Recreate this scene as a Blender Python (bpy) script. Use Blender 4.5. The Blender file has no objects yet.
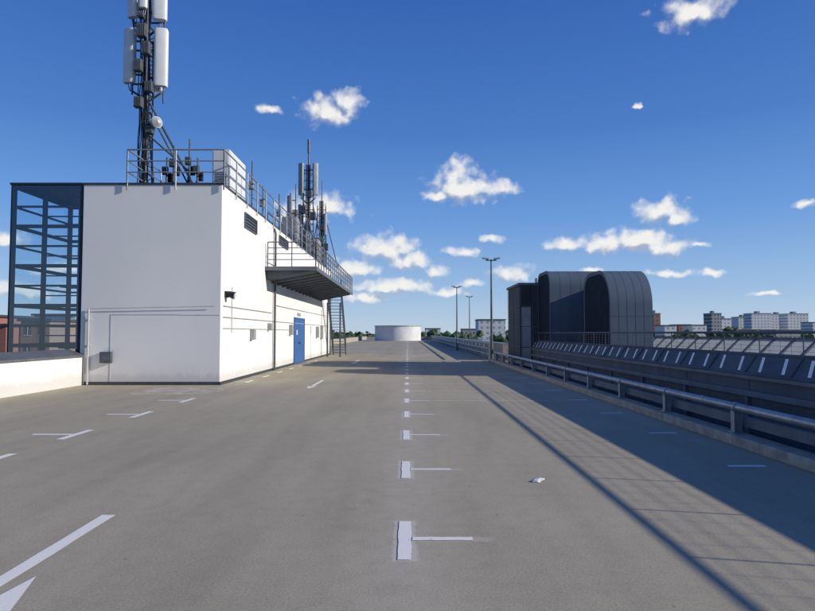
import bpy, bmesh, math, random
from mathutils import Vector, Matrix, noise as mnoise
random.seed(7)
scene=bpy.context.scene
COL=scene.collection
PITCH=math.radians(2.57); F=612.0
EYE=1.6
# ------------------------------------------------------------------ helpers
class B:
    def __init__(s): s.v=[]; s.f=[]
    def box(s,x0,x1,y0,y1,z0,z1):
        n=len(s.v)
        s.v+=[(x0,y0,z0),(x1,y0,z0),(x1,y1,z0),(x0,y1,z0),(x0,y0,z1),(x1,y0,z1),(x1,y1,z1),(x0,y1,z1)]
        s.f+=[tuple(n+i for i in q) for q in ((3,2,1,0),(4,5,6,7),(0,1,5,4),(1,2,6,5),(2,3,7,6),(3,0,4,7))]
        return s
    def prism(s,xz,y0,y1):
        """closed x,z outline swept along y"""
        n=len(s.v);k=len(xz)
        for y in (y0,y1): s.v+=[(x,y,z) for x,z in xz]
        s.f.append(tuple(n+i for i in range(k)));s.f.append(tuple(n+k+i for i in range(k))[::-1])
        for i in range(k):
            j=(i+1)%k;s.f.append((n+i,n+j,n+k+j,n+k+i))
        return s
    def obox(s,p0,p1,w,h):
        p0=Vector(p0);p1=Vector(p1);d=(p1-p0).normalized()
        up=Vector((0,0,1)) if abs(d.z)<.95 else Vector((0,1,0))
        a=d.cross(up).normalized();b=a.cross(d).normalized()
        n=len(s.v)
        for p in (p0,p1):
            for sa,sb in ((-1,-1),(1,-1),(1,1),(-1,1)):
                s.v.append(tuple(p+a*sa*w/2+b*sb*h/2))
        s.f+=[tuple(n+i for i in q) for q in ((0,1,2,3),(7,6,5,4),(0,4,5,1),(1,5,6,2),(2,6,7,3),(3,7,4,0))]
        return s
    def cyl(s,p0,p1,r0,r1=None,seg=10):
        r1=r0 if r1 is None else r1
        p0=Vector(p0);p1=Vector(p1);d=(p1-p0).normalized()
        up=Vector((0,0,1)) if abs(d.z)<.95 else Vector((0,1,0))
        a=d.cross(up).normalized();b=a.cross(d).normalized()
        n=len(s.v)
        for p,r in ((p0,r0),(p1,r1)):
            for i in range(seg):
                t=2*math.pi*i/seg
                s.v.append(tuple(p+a*math.cos(t)*r+b*math.sin(t)*r))
        for i in range(seg):
            j=(i+1)%seg
            s.f.append((n+i,n+j,n+seg+j,n+seg+i))
        s.f.append(tuple(n+i for i in range(seg))[::-1]); s.f.append(tuple(n+seg+i for i in range(seg)))
        return s
    def poly(s,pts):
        n=len(s.v); s.v+=[tuple(p) for p in pts]; s.f.append(tuple(range(n,n+len(pts)))); return s
    def path(s,pts,r,seg=8):
        for a,b in zip(pts[:-1],pts[1:]): s.cyl(a,b,r,seg=seg)
        return s
def mesh(name,b,mat,parent=None,org=(0,0,0),bevel=0,smooth=False,loc=(0,0,0)):
    me=bpy.data.meshes.new(name)
    me.from_pydata([(v[0]-org[0],v[1]-org[1],v[2]-org[2]) for v in b.v],[],b.f)
    bm=bmesh.new(); bm.from_mesh(me); bmesh.ops.recalc_face_normals(bm,faces=bm.faces); bm.to_mesh(me); bm.free()
    if smooth:
        for p in me.polygons: p.use_smooth=True
        try: me.set_sharp_from_angle(angle=math.radians(40))
        except Exception: pass
    me.materials.append(mat)
    o=bpy.data.objects.new(name,me); COL.objects.link(o)
    if parent: o.parent=parent
    o.location=loc
    if bevel:
        m=o.modifiers.new("bevel",'BEVEL'); m.width=bevel; m.segments=2; m.limit_method='ANGLE'
    return o
def tag(o,label,cat,group=None):
    o["label"]=label;o["category"]=cat
    if group:o["group"]=group
    return o
def thing(name,label,cat,loc,group=None):
    o=bpy.data.objects.new(name,None);COL.objects.link(o);o.location=loc;o.empty_display_size=.3
    return tag(o,label,cat,group)
def structure(o): o["kind"]="structure"; return o
# ------------------------------------------------------------------ materials
def nodes(name):
    m=bpy.data.materials.new(name);m.use_nodes=True
    nt=m.node_tree;bs=nt.nodes["Principled BSDF"];return m,nt,bs
def N(nt,t,**k):
    n=nt.nodes.new(t)
    for a,b in k.items(): setattr(n,a,b)
    return n
def ramp(nt,src,stops):
    r=N(nt,'ShaderNodeValToRGB')
    e=r.color_ramp.elements
    while len(e)<len(stops): e.new(.5)
    for el,(p,c) in zip(e,stops):
        el.position=p; el.color=(c,c,c,1) if isinstance(c,(int,float)) else (*c,1)
    nt.links.new(src,r.inputs[0]); return r
def noise(nt,vec,scale,detail=4,rough=.55,dist=0):
    n=N(nt,'ShaderNodeTexNoise');n.inputs['Scale'].default_value=scale;n.inputs['Detail'].default_value=detail
    n.inputs['Roughness'].default_value=rough;n.inputs['Distortion'].default_value=dist
    if vec: nt.links.new(vec,n.inputs['Vector'])
    return n
def mapping(nt,vec,sc=(1,1,1)):
    m=N(nt,'ShaderNodeMapping');m.inputs['Scale'].default_value=sc;nt.links.new(vec,m.inputs[0]);return m.outputs[0]
def mixc(nt,fac,a,b,mode='MIX'):
    m=N(nt,'ShaderNodeMix',data_type='RGBA',blend_type=mode)
    for i,v in ((0,fac),(6,a),(7,b)):
        if hasattr(v,'is_linked') or hasattr(v,'links'): nt.links.new(v,m.inputs[i])
        elif isinstance(v,(int,float)): m.inputs[i].default_value=v if i==0 else (v,v,v,1)
        else: m.inputs[i].default_value=(*v,1)
    return m.outputs[2]
def fmath(nt,op,a,b_=None,c_=None):
    n=N(nt,'ShaderNodeMath',operation=op)
    for i,v in ((0,a),(1,b_),(2,c_)):
        if v is None:continue
        if isinstance(v,(int,float)):n.inputs[i].default_value=v
        else:nt.links.new(v,n.inputs[i])
    return n.outputs[0]
def bump(nt,bs,src,strength=.2,dist=.01):
    b=N(nt,'ShaderNodeBump');b.inputs['Strength'].default_value=strength;b.inputs['Distance'].default_value=dist
    nt.links.new(src,b.inputs['Height']);nt.links.new(b.outputs[0],bs.inputs['Normal'])
def simple(name,c,rough=.6,metal=0,var=.25,scale=3,bmp=.1,streak=False,spec=.5):
    m,nt,bs=nodes(name)
    g=N(nt,'ShaderNodeNewGeometry').outputs['Position']
    v=mapping(nt,g,(1,1,.15)) if streak else g
    n=noise(nt,v,scale,5,.65)
    dark=tuple(x*(1-var) for x in c);lite=tuple(min(1,x*(1+var*.6)) for x in c)
    r=ramp(nt,n.outputs[0],[(.3,dark),(.7,lite)])
    nt.links.new(r.outputs[0],bs.inputs['Base Color'])
    bs.inputs['Roughness'].default_value=rough;bs.inputs['Metallic'].default_value=metal
    bs.inputs['Specular IOR Level'].default_value=spec
    if bmp>.15:
        n2=noise(nt,g,scale*12,3);bump(nt,bs,n2.outputs[0],bmp,.005)
    return m
def deck_mat():
    m,nt,bs=nodes("deck_coating");L=nt.links
    g=N(nt,'ShaderNodeNewGeometry').outputs['Position']
    big=noise(nt,mapping(nt,g,(1,.6,1)),.3,5,.55,.4)
    mid=noise(nt,mapping(nt,g,(2.2,.3,1)),.9,5,.6,.4)
    fine=noise(nt,g,55,3,.7)
    grain=noise(nt,g,200,2,.6)
    spots=noise(nt,g,5,4,.65)
    base=ramp(nt,big.outputs[0],[(.3,(.385,.333,.235)),(.5,(.43,.373,.265)),(.72,(.475,.415,.298))]).outputs[0]
    c=mixc(nt,1,base,ramp(nt,mid.outputs[0],[(.3,.91),(.52,1.0),(.72,1.06)]).outputs[0],'MULTIPLY')
    c=mixc(nt,1,c,ramp(nt,fine.outputs[0],[(.25,.76),(.75,1.18)]).outputs[0],'MULTIPLY')
    c=mixc(nt,1,c,ramp(nt,grain.outputs[0],[(.3,.78),(.7,1.18)]).outputs[0],'MULTIPLY')
    c=mixc(nt,1,c,ramp(nt,spots.outputs[0],[(.28,.93),(.5,1.0),(.74,1.04)]).outputs[0],'MULTIPLY')
    vo=N(nt,'ShaderNodeTexVoronoi');vo.inputs['Scale'].default_value=1.7;L.new(g,vo.inputs[0])
    sp=ramp(nt,vo.outputs['Distance'],[(.02,.55),(.034,1)]).outputs[0]
    c=mixc(nt,.7,c,sp,'MULTIPLY')
    sx=N(nt,'ShaderNodeSeparateXYZ');L.new(g,sx.inputs[0])
    ax=fmath(nt,'ABSOLUTE',sx.outputs[0])
    trail=ramp(nt,ax,[(.08,.4),(.6,0)]).outputs[0]
    c=mixc(nt,fmath(nt,'MULTIPLY',trail,spots.outputs[0]),c,(.60,.545,.43))
    for xc in (-1.75,-3.4):
        dd=fmath(nt,'ABSOLUTE',fmath(nt,'ADD',fmath(nt,'SUBTRACT',sx.outputs[0],xc),fmath(nt,'MULTIPLY_ADD',big.outputs[0],1.2,-.6)))
        c=mixc(nt,1,c,ramp(nt,dd,[(.05,.955),(.45,1)]).outputs[0],'MULTIPLY')
    my=fmath(nt,'FLOORED_MODULO',fmath(nt,'SUBTRACT',sx.outputs[1],4.83-1.215),2.43)
    dy=fmath(nt,'ABSOLUTE',fmath(nt,'SUBTRACT',my,1.215))
    nz=fmath(nt,'MULTIPLY_ADD',noise(nt,g,9,4,.7).outputs[0],.10,-.05)
    hx=ramp(nt,fmath(nt,'ADD',fmath(nt,'ABSOLUTE',fmath(nt,'ADD',sx.outputs[0],.02)),nz),[(.08,1),(.10,0)]).outputs[0]
    hy=ramp(nt,fmath(nt,'ADD',dy,nz),[(.45,1),(.48,0)]).outputs[0]
    h1=fmath(nt,'MULTIPLY',hx,hy)
    hx2=ramp(nt,fmath(nt,'ADD',fmath(nt,'ABSOLUTE',fmath(nt,'SUBTRACT',sx.outputs[0],.36)),nz),[(.25,1),(.32,0)]).outputs[0]
    hy2=ramp(nt,fmath(nt,'ADD',dy,nz),[(.04,1),(.07,0)]).outputs[0]
    h2=fmath(nt,'MULTIPLY',fmath(nt,'MULTIPLY',hx2,hy2),.6)
    c=mixc(nt,fmath(nt,'MULTIPLY',fmath(nt,'MAXIMUM',h1,h2),.45),c,(.70,.65,.55))
    L.new(c,bs.inputs['Base Color'])
    bs.inputs['Roughness'].default_value=.9
    bs.inputs['Specular IOR Level'].default_value=.25
    bump(nt,bs,fmath(nt,'ADD',fine.outputs[0],grain.outputs[0]),.35,.005)
    return m
def paint_mat(name,col,lo,hi,scale=9,amax=1.0):
    m,nt,bs=nodes(name);L=nt.links
    g=N(nt,'ShaderNodeNewGeometry').outputs['Position']
    n=noise(nt,g,scale,6,.75);n2=noise(nt,g,90,3,.7)
    c=mixc(nt,1,col,ramp(nt,n2.outputs[0],[(.3,.88),(.7,1.05)]).outputs[0],'MULTIPLY')
    L.new(c,bs.inputs['Base Color']);bs.inputs['Roughness'].default_value=.8
    bs.inputs['Specular IOR Level'].default_value=.2
    a=ramp(nt,n.outputs[0],[(lo,0),(hi,amax)]).outputs[0]
    L.new(a,bs.inputs['Alpha'])
    return m
def wall_mat():
    m,nt,bs=nodes("white_render");L=nt.links
    g=N(nt,'ShaderNodeNewGeometry').outputs['Position']
    big=noise(nt,g,.4,4,.55);fi=noise(nt,g,40,3,.7)
    c=ramp(nt,big.outputs[0],[(.3,(.76,.735,.69)),(.7,(.81,.785,.74))]).outputs[0]
    c=mixc(nt,1,c,ramp(nt,fi.outputs[0],[(.3,.96),(.7,1.03)]).outputs[0],'MULTIPLY')
    sx=N(nt,'ShaderNodeSeparateXYZ');L.new(g,sx.inputs[0])
    nz=noise(nt,mapping(nt,g,(1,1,.4)),3,4,.7)
    d=ramp(nt,fmath(nt,'MULTIPLY_ADD',nz.outputs[0],-.5,sx.outputs[2]),[(0,.7),(.15,.94),(.45,1)]).outputs[0]
    c=mixc(nt,.75,c,d,'MULTIPLY')
    dn=noise(nt,mapping(nt,g,(5,5,.5)),2,4,.7)
    dd=ramp(nt,fmath(nt,'MULTIPLY_ADD',dn.outputs[0],1.6,fmath(nt,'SUBTRACT',sx.outputs[2],6.6)),[(.2,1),(.85,.93)]).outputs[0]
    c=mixc(nt,.5,c,dd,'MULTIPLY')
    L.new(c,bs.inputs['Base Color']);bs.inputs['Roughness'].default_value=.9
    bs.inputs['Specular IOR Level'].default_value=.2
    bump(nt,bs,fi.outputs[0],.12,.003)
    return m
def glass_mat():
    m=bpy.data.materials.new("tinted_glass");m.use_nodes=True;nt=m.node_tree;nt.nodes.clear();L=nt.links
    o=N(nt,'ShaderNodeOutputMaterial');t=N(nt,'ShaderNodeBsdfTransparent');t.inputs[0].default_value=(.80,.89,.95,1)
    gl=N(nt,'ShaderNodeBsdfGlossy');gl.inputs['Roughness'].default_value=.03;gl.inputs['Color'].default_value=(.85,.93,1,1)
    fr=N(nt,'ShaderNodeFresnel');fr.inputs[0].default_value=1.6
    f2=fmath(nt,'MAXIMUM',fr.outputs[0],.10)
    mx=N(nt,'ShaderNodeMixShader');L.new(f2,mx.inputs[0]);L.new(t.outputs[0],mx.inputs[1]);L.new(gl.outputs[0],mx.inputs[2]);L.new(mx.outputs[0],o.inputs[0])
    return m
def trans_mat(name,col,tcol,f=.6):
    m=bpy.data.materials.new(name);m.use_nodes=True;nt=m.node_tree;nt.nodes.clear();L=nt.links
    g=N(nt,'ShaderNodeNewGeometry').outputs['Position'];n=noise(nt,g,2.5,4,.6)
    r=ramp(nt,n.outputs[0],[(.3,tuple(x*.8 for x in tcol)),(.7,tcol)])
    o=N(nt,'ShaderNodeOutputMaterial');d=N(nt,'ShaderNodeBsdfDiffuse');d.inputs[0].default_value=(*col,1)
    t=N(nt,'ShaderNodeBsdfTranslucent');L.new(r.outputs[0],t.inputs[0])
    a=N(nt,'ShaderNodeMixShader');a.inputs[0].default_value=f;L.new(d.outputs[0],a.inputs[1]);L.new(t.outputs[0],a.inputs[2]);L.new(a.outputs[0],o.inputs[0])
    return m
def facade_mat(name,wall,win,floor_h=3.0,bay=3.0):
    m,nt,bs=nodes(name);L=nt.links
    g=N(nt,'ShaderNodeNewGeometry').outputs['Position'];sx=N(nt,'ShaderNodeSeparateXYZ');L.new(g,sx.inputs[0])
    def fr(sock,per,lo,hi):
        b=fmath(nt,'FLOORED_MODULO',fmath(nt,'DIVIDE',sock,per),1)
        return fmath(nt,'COMPARE',b,(lo+hi)/2,(hi-lo)/2)
    a=fr(sx.outputs[0],bay,.25,.75);b=fr(sx.outputs[2],floor_h,.3,.78)
    n=noise(nt,g,.08,4);w=mixc(nt,n.outputs[0],wall,tuple(x*.8 for x in wall))
    c=mixc(nt,fmath(nt,'MULTIPLY',a,b),w,win)
    L.new(c,bs.inputs['Base Color']);bs.inputs['Roughness'].default_value=.8
    return m
def brick_mat(name,c1,c2):
    m,nt,bs=nodes(name);L=nt.links
    g=N(nt,'ShaderNodeNewGeometry').outputs['Position']
    mp=N(nt,'ShaderNodeMapping');mp.inputs['Rotation'].default_value=(math.radians(90),0,0);L.new(g,mp.inputs[0])
    br=N(nt,'ShaderNodeTexBrick');L.new(mp.outputs[0],br.inputs[0]);br.inputs['Scale'].default_value=3
    br.inputs['Color1'].default_value=(*c1,1);br.inputs['Color2'].default_value=(*c2,1);br.inputs['Mortar'].default_value=(.3,.26,.22,1)
    L.new(br.outputs[0],bs.inputs['Base Color']);bs.inputs['Roughness'].default_value=.9;return m
def foliage_mat():
    m,nt,bs=nodes("foliage");L=nt.links
    g=N(nt,'ShaderNodeNewGeometry').outputs['Position'];n=noise(nt,g,.12,5,.7)
    r=ramp(nt,n.outputs[0],[(.3,(.018,.035,.012)),(.5,(.04,.075,.02)),(.72,(.075,.12,.035))])
    L.new(r.outputs[0],bs.inputs['Base Color']);bs.inputs['Roughness'].default_value=.8;return m
M_deck=deck_mat();M_wall=wall_mat();M_glass=glass_mat();M_leaf=foliage_mat()
M_brick=brick_mat("red_brick",(.31,.105,.07),(.24,.085,.055));M_brick2=brick_mat("orange_brick",(.34,.15,.09),(.28,.12,.075))
M_paint=paint_mat("worn_white_paint",(.90,.85,.75),.30,.36)
M_faint=paint_mat("faded_white_paint",(.82,.77,.66),.36,.56,14)
M_dpatch=paint_mat("repair_patch",(.66,.60,.47),.25,.6,2.5,.85)
M_steel=simple("galvanised_steel",(.36,.38,.40),.5,.55,.25,4,.05)
M_dsteel=simple("dark_weathered_steel",(.10,.115,.13),.5,.3,.35,5,.06)
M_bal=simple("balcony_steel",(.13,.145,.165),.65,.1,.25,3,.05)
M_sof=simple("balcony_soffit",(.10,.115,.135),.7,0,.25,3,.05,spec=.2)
M_blues=simple("blue_black_steel",(.020,.034,.055),.5,.1,.3,3,.03)
M_panel=simple("slate_metal_panel",(.095,.120,.150),.8,0,.25,1.5,.04,True,spec=.2)
M_beam=simple("slate_beam",(.15,.175,.205),.75,0,.25,2,.04,spec=.25)
M_rail=simple("guard_rail_steel",(.30,.33,.36),.42,.5,.3,6,.05)
M_conc=simple("kerb_concrete",(.37,.34,.28),.9,0,.35,5,.4)
M_flash=simple("flashing_metal",(.07,.075,.085),.45,.4,.25,4,.03)
M_cap=simple("grey_metal_coping",(.17,.18,.19),.45,.4,.25,2,.03)
M_white=simple("antenna_white",(.68,.69,.68),.45,0,.08,3,.02)
M_dish=simple("dish_grey",(.42,.43,.44),.5,0,.1,3,.02)
M_dark=simple("dark_plastic",(.025,.026,.03),.55,0,.3,6,.03,spec=.2)
M_grey=simple("grey_cabinet",(.32,.33,.34),.5,.1,.2,3,.03)
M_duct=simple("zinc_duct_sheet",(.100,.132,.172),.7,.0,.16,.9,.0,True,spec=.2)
M_seam=simple("duct_seam",(.082,.110,.145),.7,.0,.1,4,.0,spec=.2)
M_endshade=simple("duct_end_shade",(.022,.032,.046),.9,.0,.2,2,.0,spec=.05)  # near-black colour for the shaded duct sides
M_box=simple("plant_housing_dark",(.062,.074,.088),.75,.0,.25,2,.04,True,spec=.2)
M_boxj=simple("plant_housing_joint",(.095,.11,.128),.7,.0,.2,2,.04,spec=.2)
M_blue=simple("blue_door_paint",(.035,.12,.33),.45,0,.15,3,.02)
M_roof=simple("bitumen_roof",(.16,.16,.15),.9,0,.35,1,.3)
M_gap=simple("dark_channel",(.03,.03,.03),.9,0,.3,2,.2)
M_field=simple("city_ground_cover",(.07,.085,.05),.95,0,.5,.01,0)
M_paper=simple("crumpled_white_paper",(.72,.72,.70),.8,0,.1,20,.1)
M_trans=trans_mat("pale_polycarbonate",(.46,.50,.54),(.50,.53,.56),.6)
M_slot=simple("painted_slot_light",(.86,.86,.84),.8,0,.1,2,0)
M_drum=simple("white_drum_cladding",(.66,.66,.64),.7,0,.15,.6,.05)
M_win=simple("dark_window_glass",(.03,.04,.05),.15,0,.3,1,0)
M_trim=simple("conduit_grey",(.48,.48,.47),.5,.1,.15,4,.02)
# ------------------------------------------------------------------ setting
def sheet(name,x0,x1,y0,y1,z,mat):
    return structure(mesh(name,B().poly([(x0,y0,z),(x1,y0,z),(x1,y1,z),(x0,y1,z)]),mat))
DE=150
b=B();b.box(-10.0,4.92,-8,DE,-.5,0)
structure(mesh("parking_deck_ground",b,M_deck))
sheet("city_ground",-7000,7000,-300,12000,-16,M_field)
b=B();b.box(5.98,17,-8,110,-.9,-.35);structure(mesh("lower_roof_ground",b,M_roof))
b=B();b.box(4.93,5.97,-8,110,-1.6,-1.3);structure(mesh("dark_gap_ground",b,M_gap))  # sunken floor coloured near black so the gap behind the kerb reads dark
b=B();b.box(-9.9,16.9,-7.9,DE-.1,-16.05,-1.65)
tag(mesh("car_park_building",b,M_conc),"concrete multi-storey car park beneath the open deck","building")
b=B()
y=-8
while y<34:
    b.box(4.62,4.915,y+.004,y+2.396,.001,.15);y+=2.4
tag(mesh("concrete_kerb",b,M_conc,bevel=.015),"low weathered concrete kerb along the deck edge","kerb")
e=thing("parapet_wall","low white rendered parapet wall with sloped grey metal coping","wall",(-10.15,5,0))
mesh("wall",B().box(-10.32,-9.99,-8,18.86,-.6,.90),M_wall,e,e.location)
b=B();y=-8
while y<18.8:
    b.prism([(-9.945,.86),(-9.945,.92),(-10.38,1.10),(-10.38,.903),(-9.985,.903),(-9.985,.86)],y,min(y+2.99,18.85));y+=3
mesh("coping",b,M_cap,e,e.location)
e=thing("parapet_wall","long low rendered parapet at the rim of the deck","wall",(-10.15,80,0))
mesh("wall",B().box(-10.32,-9.99,45.7,DE,-.6,.8),M_conc,e,e.location)
mesh("coping",B().box(-10.37,-9.94,45.7,DE,.801,.85),M_flash,e,e.location)
e=thing("parapet_wall","dark parapet closing the far end of the deck","wall",(-2,DE,0))
mesh("wall",B().box(-10.3,8,DE+.01,DE+.3,-.6,.75),M_conc,e,e.location)
mesh("coping",B().box(-10.35,8.05,DE-.04,DE+.35,.751,.8),M_flash,e,e.location)
# ------------------------------------------------------------------ markings
ZP=.004
def jag(x0,x1,y0,y1,z,b,n=10,j=.005):
    pts=[]
    for i in range(n): pts.append((x0+(x1-x0)*i/n,y0+random.uniform(-j,j),z))
    for i in range(n): pts.append((x1+random.uniform(-j,j),y0+(y1-y0)*i/n,z))
    for i in range(n): pts.append((x1-(x1-x0)*i/n,y1+random.uniform(-j,j),z))
    for i in range(n): pts.append((x0+random.uniform(-j,j),y1-(y1-y0)*i/n,z))
    b.poly(pts)
def tmark(xc,y,side,barlen,mat,stub=.44,label="T-shaped worn white bay mark painted on the deck",grp="middle row of parking bay marks",w=.05,bw=.037):
    e=thing("parking_bay_marking",label,"road marking",(xc,y,0),grp)
    b=B();jag(xc-w,xc+w,y-stub,y+stub,ZP,b)
    if side>0: jag(xc+w+.007,xc+w+.007+barlen,y-bw,y+bw,ZP,b)
    else: jag(xc-w-.007-barlen,xc-w-.007,y-bw,y+bw,ZP,b)
    mesh("painted_line",b,mat,e,e.location)
for i in range(24):
    tmark(0-.02,4.83+2.43*i,1,.47 if i<12 else .6,M_paint)
for i,y in enumerate((7.72,9.72,12.1,14.6,20.3,22.7,25.2,27.6,30,32.5,35)):
    tmark(-5.22,y,-1,.62,M_paint,.46,"faded white bay mark painted on the deck","outer row of parking bay marks",.06,.055)
for i in range(12):
    y=5.0+2.43*i
    e=thing("parking_bay_marking","short white dash ending a bay beside the kerb","road marking",(4.1,y,0),"dashes beside the kerb")
    b=B();jag(3.85,4.3,y-.045,y+.045,ZP,b);mesh("painted_line",b,M_paint,e,e.location)
for k in range(4,14):
    y=4.83+2.43*k
    b=B();jag(.62,4.3,y-.035,y+.035,ZP,b,20)
    tag(mesh("parking_bay_marking",b,M_faint),"long faded bay line across the deck","road marking","long faded bay lines")
def arrow(xc,y0,y1,hw,hl,w=.06):
    e=thing("direction_arrow","white lane arrow painted on the deck, worn edges","road marking",(xc,y0,0),"lane arrows")
    b=B();jag(xc-w,xc+w,y0+.12,y1,ZP,b)
    if hw: b.poly([(xc-hw,y0+.05,ZP),(xc,y0-.0,ZP),(xc+hw,y0+.05,ZP),(xc,y0-hl,ZP)])
    mesh("painted_line",b,M_paint,e,e.location)
arrow(-2.62,2.2,5.45,0,0)
e=thing("direction_arrow","pointed white arrow head painted on the deck, worn edges","road marking",(-2.3,3.5,0),"lane arrows")
mesh("painted_line",B().poly([(-2.44,4.10,ZP),(-2.50,3.7,ZP),(-2.52,3.0,ZP),(-2.13,3.0,ZP),(-2.27,3.55,ZP)]),M_paint,e,e.location)
arrow(-2.86,18.4,20.8,.16,.7,.05)
arrow(-2.86,33,36,.2,.9)
b=B();jag(-7.3,-5.2,15.9,18.0,ZP,b,12,.05)
tag(mesh("repair_patch",b,M_dpatch),"pale rectangular repair patch on the deck surface","road patch")
# ------------------------------------------------------------------ service building
BX0,BX1,BY0,BY1,BH=-10.1,-5.77,18.9,45.6,6.22
bd=thing("service_building","white rendered rooftop plant building with dark roof edge and steel balcony","building",((BX0+BX1)/2,BY0,0))
bo=bd.location
mesh("wall",B().box(BX0,BX1,BY0,BY1,-.3,BH),M_wall,bd,bo,bevel=.02)
b=B();b.box(BX0-.04,BX1+.03,BY0-.03,BY1+.04,BH+.003,BH+.06)
mesh("roof",b,M_flash,bd,bo)
b=B();b.box(BX0+.01,BX1+.018,BY0-.018,BY0-.002,.0,.10);b.box(BX1+.002,BX1+.018,BY0,BY1,.0,.10)
mesh("plinth",b,M_flash,bd,bo)
b=B();b.path([(-9.82,BY0-.06,.02),(-9.82,BY0-.06,2.35)],.03);b.path([(-9.82,BY0-.06,2.35),(-5.95,BY0-.06,2.42)],.012)
b.path([(-9.94,BY0-.05,.02),(-9.94,BY0-.05,2.1)],.016)
for z in (.4,1.2,2.0): b.box(-9.88,-9.76,BY0-.05,BY0-.001,z,z+.03)
mesh("conduit",b,M_trim,bd,bo,smooth=True)
b=B();b.box(-9.15,-7.05,BY0-.01,BY0-.002,2.16,2.175);b.box(-9.165,-9.15,BY0-.01,BY0-.002,.1,2.175)
b.box(-7.05,-5.8,BY0-.01,BY0-.002,2.15,2.162)
mesh("wall_joint",b,M_trim,bd,bo)
b=B();b.box(-9.42,-9.08,BY0-.14,BY0-.003,.68,1.02);b.box(-9.38,-9.12,BY0-.155,BY0-.141,.72,.98)
mesh("junction_box",b,M_dsteel,bd,bo,bevel=.01)
def louvre(y0,y1,z0,z1):
    b=B();x=BX1
    b.box(x+.002,x+.02,y0,y1,z0,z1)
    for a,c in ((y0-.05,y0),(y1,y1+.05)): b.box(x+.002,x+.06,a,c,z0-.05,z1+.05)
    b.box(x+.003,x+.058,y0,y1,z0-.05,z0);b.box(x+.003,x+.058,y0,y1,z1,z1+.05)
    n=int((z1-z0)/.1)
    for i in range(n):
        z=z0+(z1-z0)*(i+.5)/n
        b.v+= [(x+.021,y0,z+.04),(x+.055,y0,z-.02),(x+.055,y1,z-.02),(x+.021,y1,z+.04)];k=len(b.v);b.f.append((k-4,k-3,k-2,k-1))
    mesh("louvre_vent",b,M_dsteel,bd,bo)
louvre(21.5,23.1,5.38,5.82);louvre(27.3,29.2,5.62,5.95)
mesh("downpipe",B().path([(BX1+.09,26.2,.02),(BX1+.09,26.2,5.9),(BX1+.02,26.2,6.1)],.05),M_dsteel,bd,bo,smooth=True)
mesh("downpipe",B().path([(BX1+.07,45.2,.02),(BX1+.07,45.2,5.9)],.05),M_dsteel,bd,bo,smooth=True)
for pts,r in (([(19.1,2.45),(25.9,2.45)],.016),([(19.1,2.1),(44,2.1)],.016),([(19.1,1.75),(31.0,1.75)],.012),([(20.0,1.6),(20.0,3.1)],.016),([(26.5,2.8),(43,2.8)],.016)):
    mesh("conduit",B().path([(BX1+.035,p[0],p[1]) for p in pts],r,6),M_trim,bd,bo,smooth=True)
for y,z,w,h in ((22.4,1.35,.3,.4),(25.2,1.7,.2,.3),(29.8,1.5,.35,.5),(38.5,1.3,.5,.7),(40.5,1.2,.4,.9)):
    mesh("meter_box",B().box(BX1+.002,BX1+.16,y,y+w,z,z+h),M_grey,bd,bo,bevel=.01)
b=B();b.box(BX1+.002,BX1+.08,19.25,19.45,2.72,2.92)
b.cyl((BX1+.08,19.35,2.84),(BX1+.3,19.35,2.78),.09,.12,12)
lo=mesh("wall_lamp",b,M_dark,bd,bo,smooth=True)
mesh("lamp_lens",B().cyl((BX1+.302,19.35,2.779),(BX1+.33,19.35,2.772),.10,.09,12),M_white,lo,bo)
b=B();DX=BX1;y0,y1=31.1,34.0
b.box(DX+.002,DX+.06,y0-.08,y0,0.05,2.32);b.box(DX+.002,DX+.06,y1,y1+.08,0.05,2.32);b.box(DX+.002,DX+.06,y0-.08,y1+.08,2.321,2.4)
dr=mesh("door",B().box(DX+.003,DX+.04,y0+.002,(y0+y1)/2-.006,.05,2.318).box(DX+.003,DX+.04,(y0+y1)/2+.006,y1-.002,.05,2.318),M_blue,bd,bo)
mesh("frame",b,M_blue,dr,bo)
mesh("handle",B().box(DX+.042,DX+.1,32.35,32.42,1.05,1.09).box(DX+.08,DX+.1,32.2,32.42,1.091,1.12),M_dark,dr,bo)
mesh("notice",B().box(DX+.042,DX+.048,31.6,31.9,1.5,1.75),M_white,dr,bo)
mesh("lintel_sign",B().box(DX+.002,DX+.03,32.0,32.9,2.5,2.65),M_grey,bd,bo)
PX1,PY0,PY1,PZ=-3.72,24.7,41.0,4.25
bal=mesh("balcony",B().box(BX1+.003,PX1,PY0,PY1,PZ-.06,PZ),M_bal,bd,bo)
bal["label"]="dark steel grating balcony with tubular handrail"
b=B()
b.box(BX1+.004,PX1+.03,PY0-.05,PY0-.003,PZ-.12,PZ+.04);b.box(PX1+.003,PX1+.05,PY0-.002,PY1,PZ-.12,PZ+.04)
mesh("beam",b,M_bal,bal,bo)
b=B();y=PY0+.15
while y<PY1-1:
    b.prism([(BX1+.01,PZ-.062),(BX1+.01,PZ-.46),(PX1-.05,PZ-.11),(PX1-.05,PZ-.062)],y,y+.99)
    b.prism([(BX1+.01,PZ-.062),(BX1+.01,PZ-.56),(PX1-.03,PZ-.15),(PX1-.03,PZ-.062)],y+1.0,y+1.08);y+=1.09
mesh("soffit",b,M_sof,bal,bo)
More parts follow.
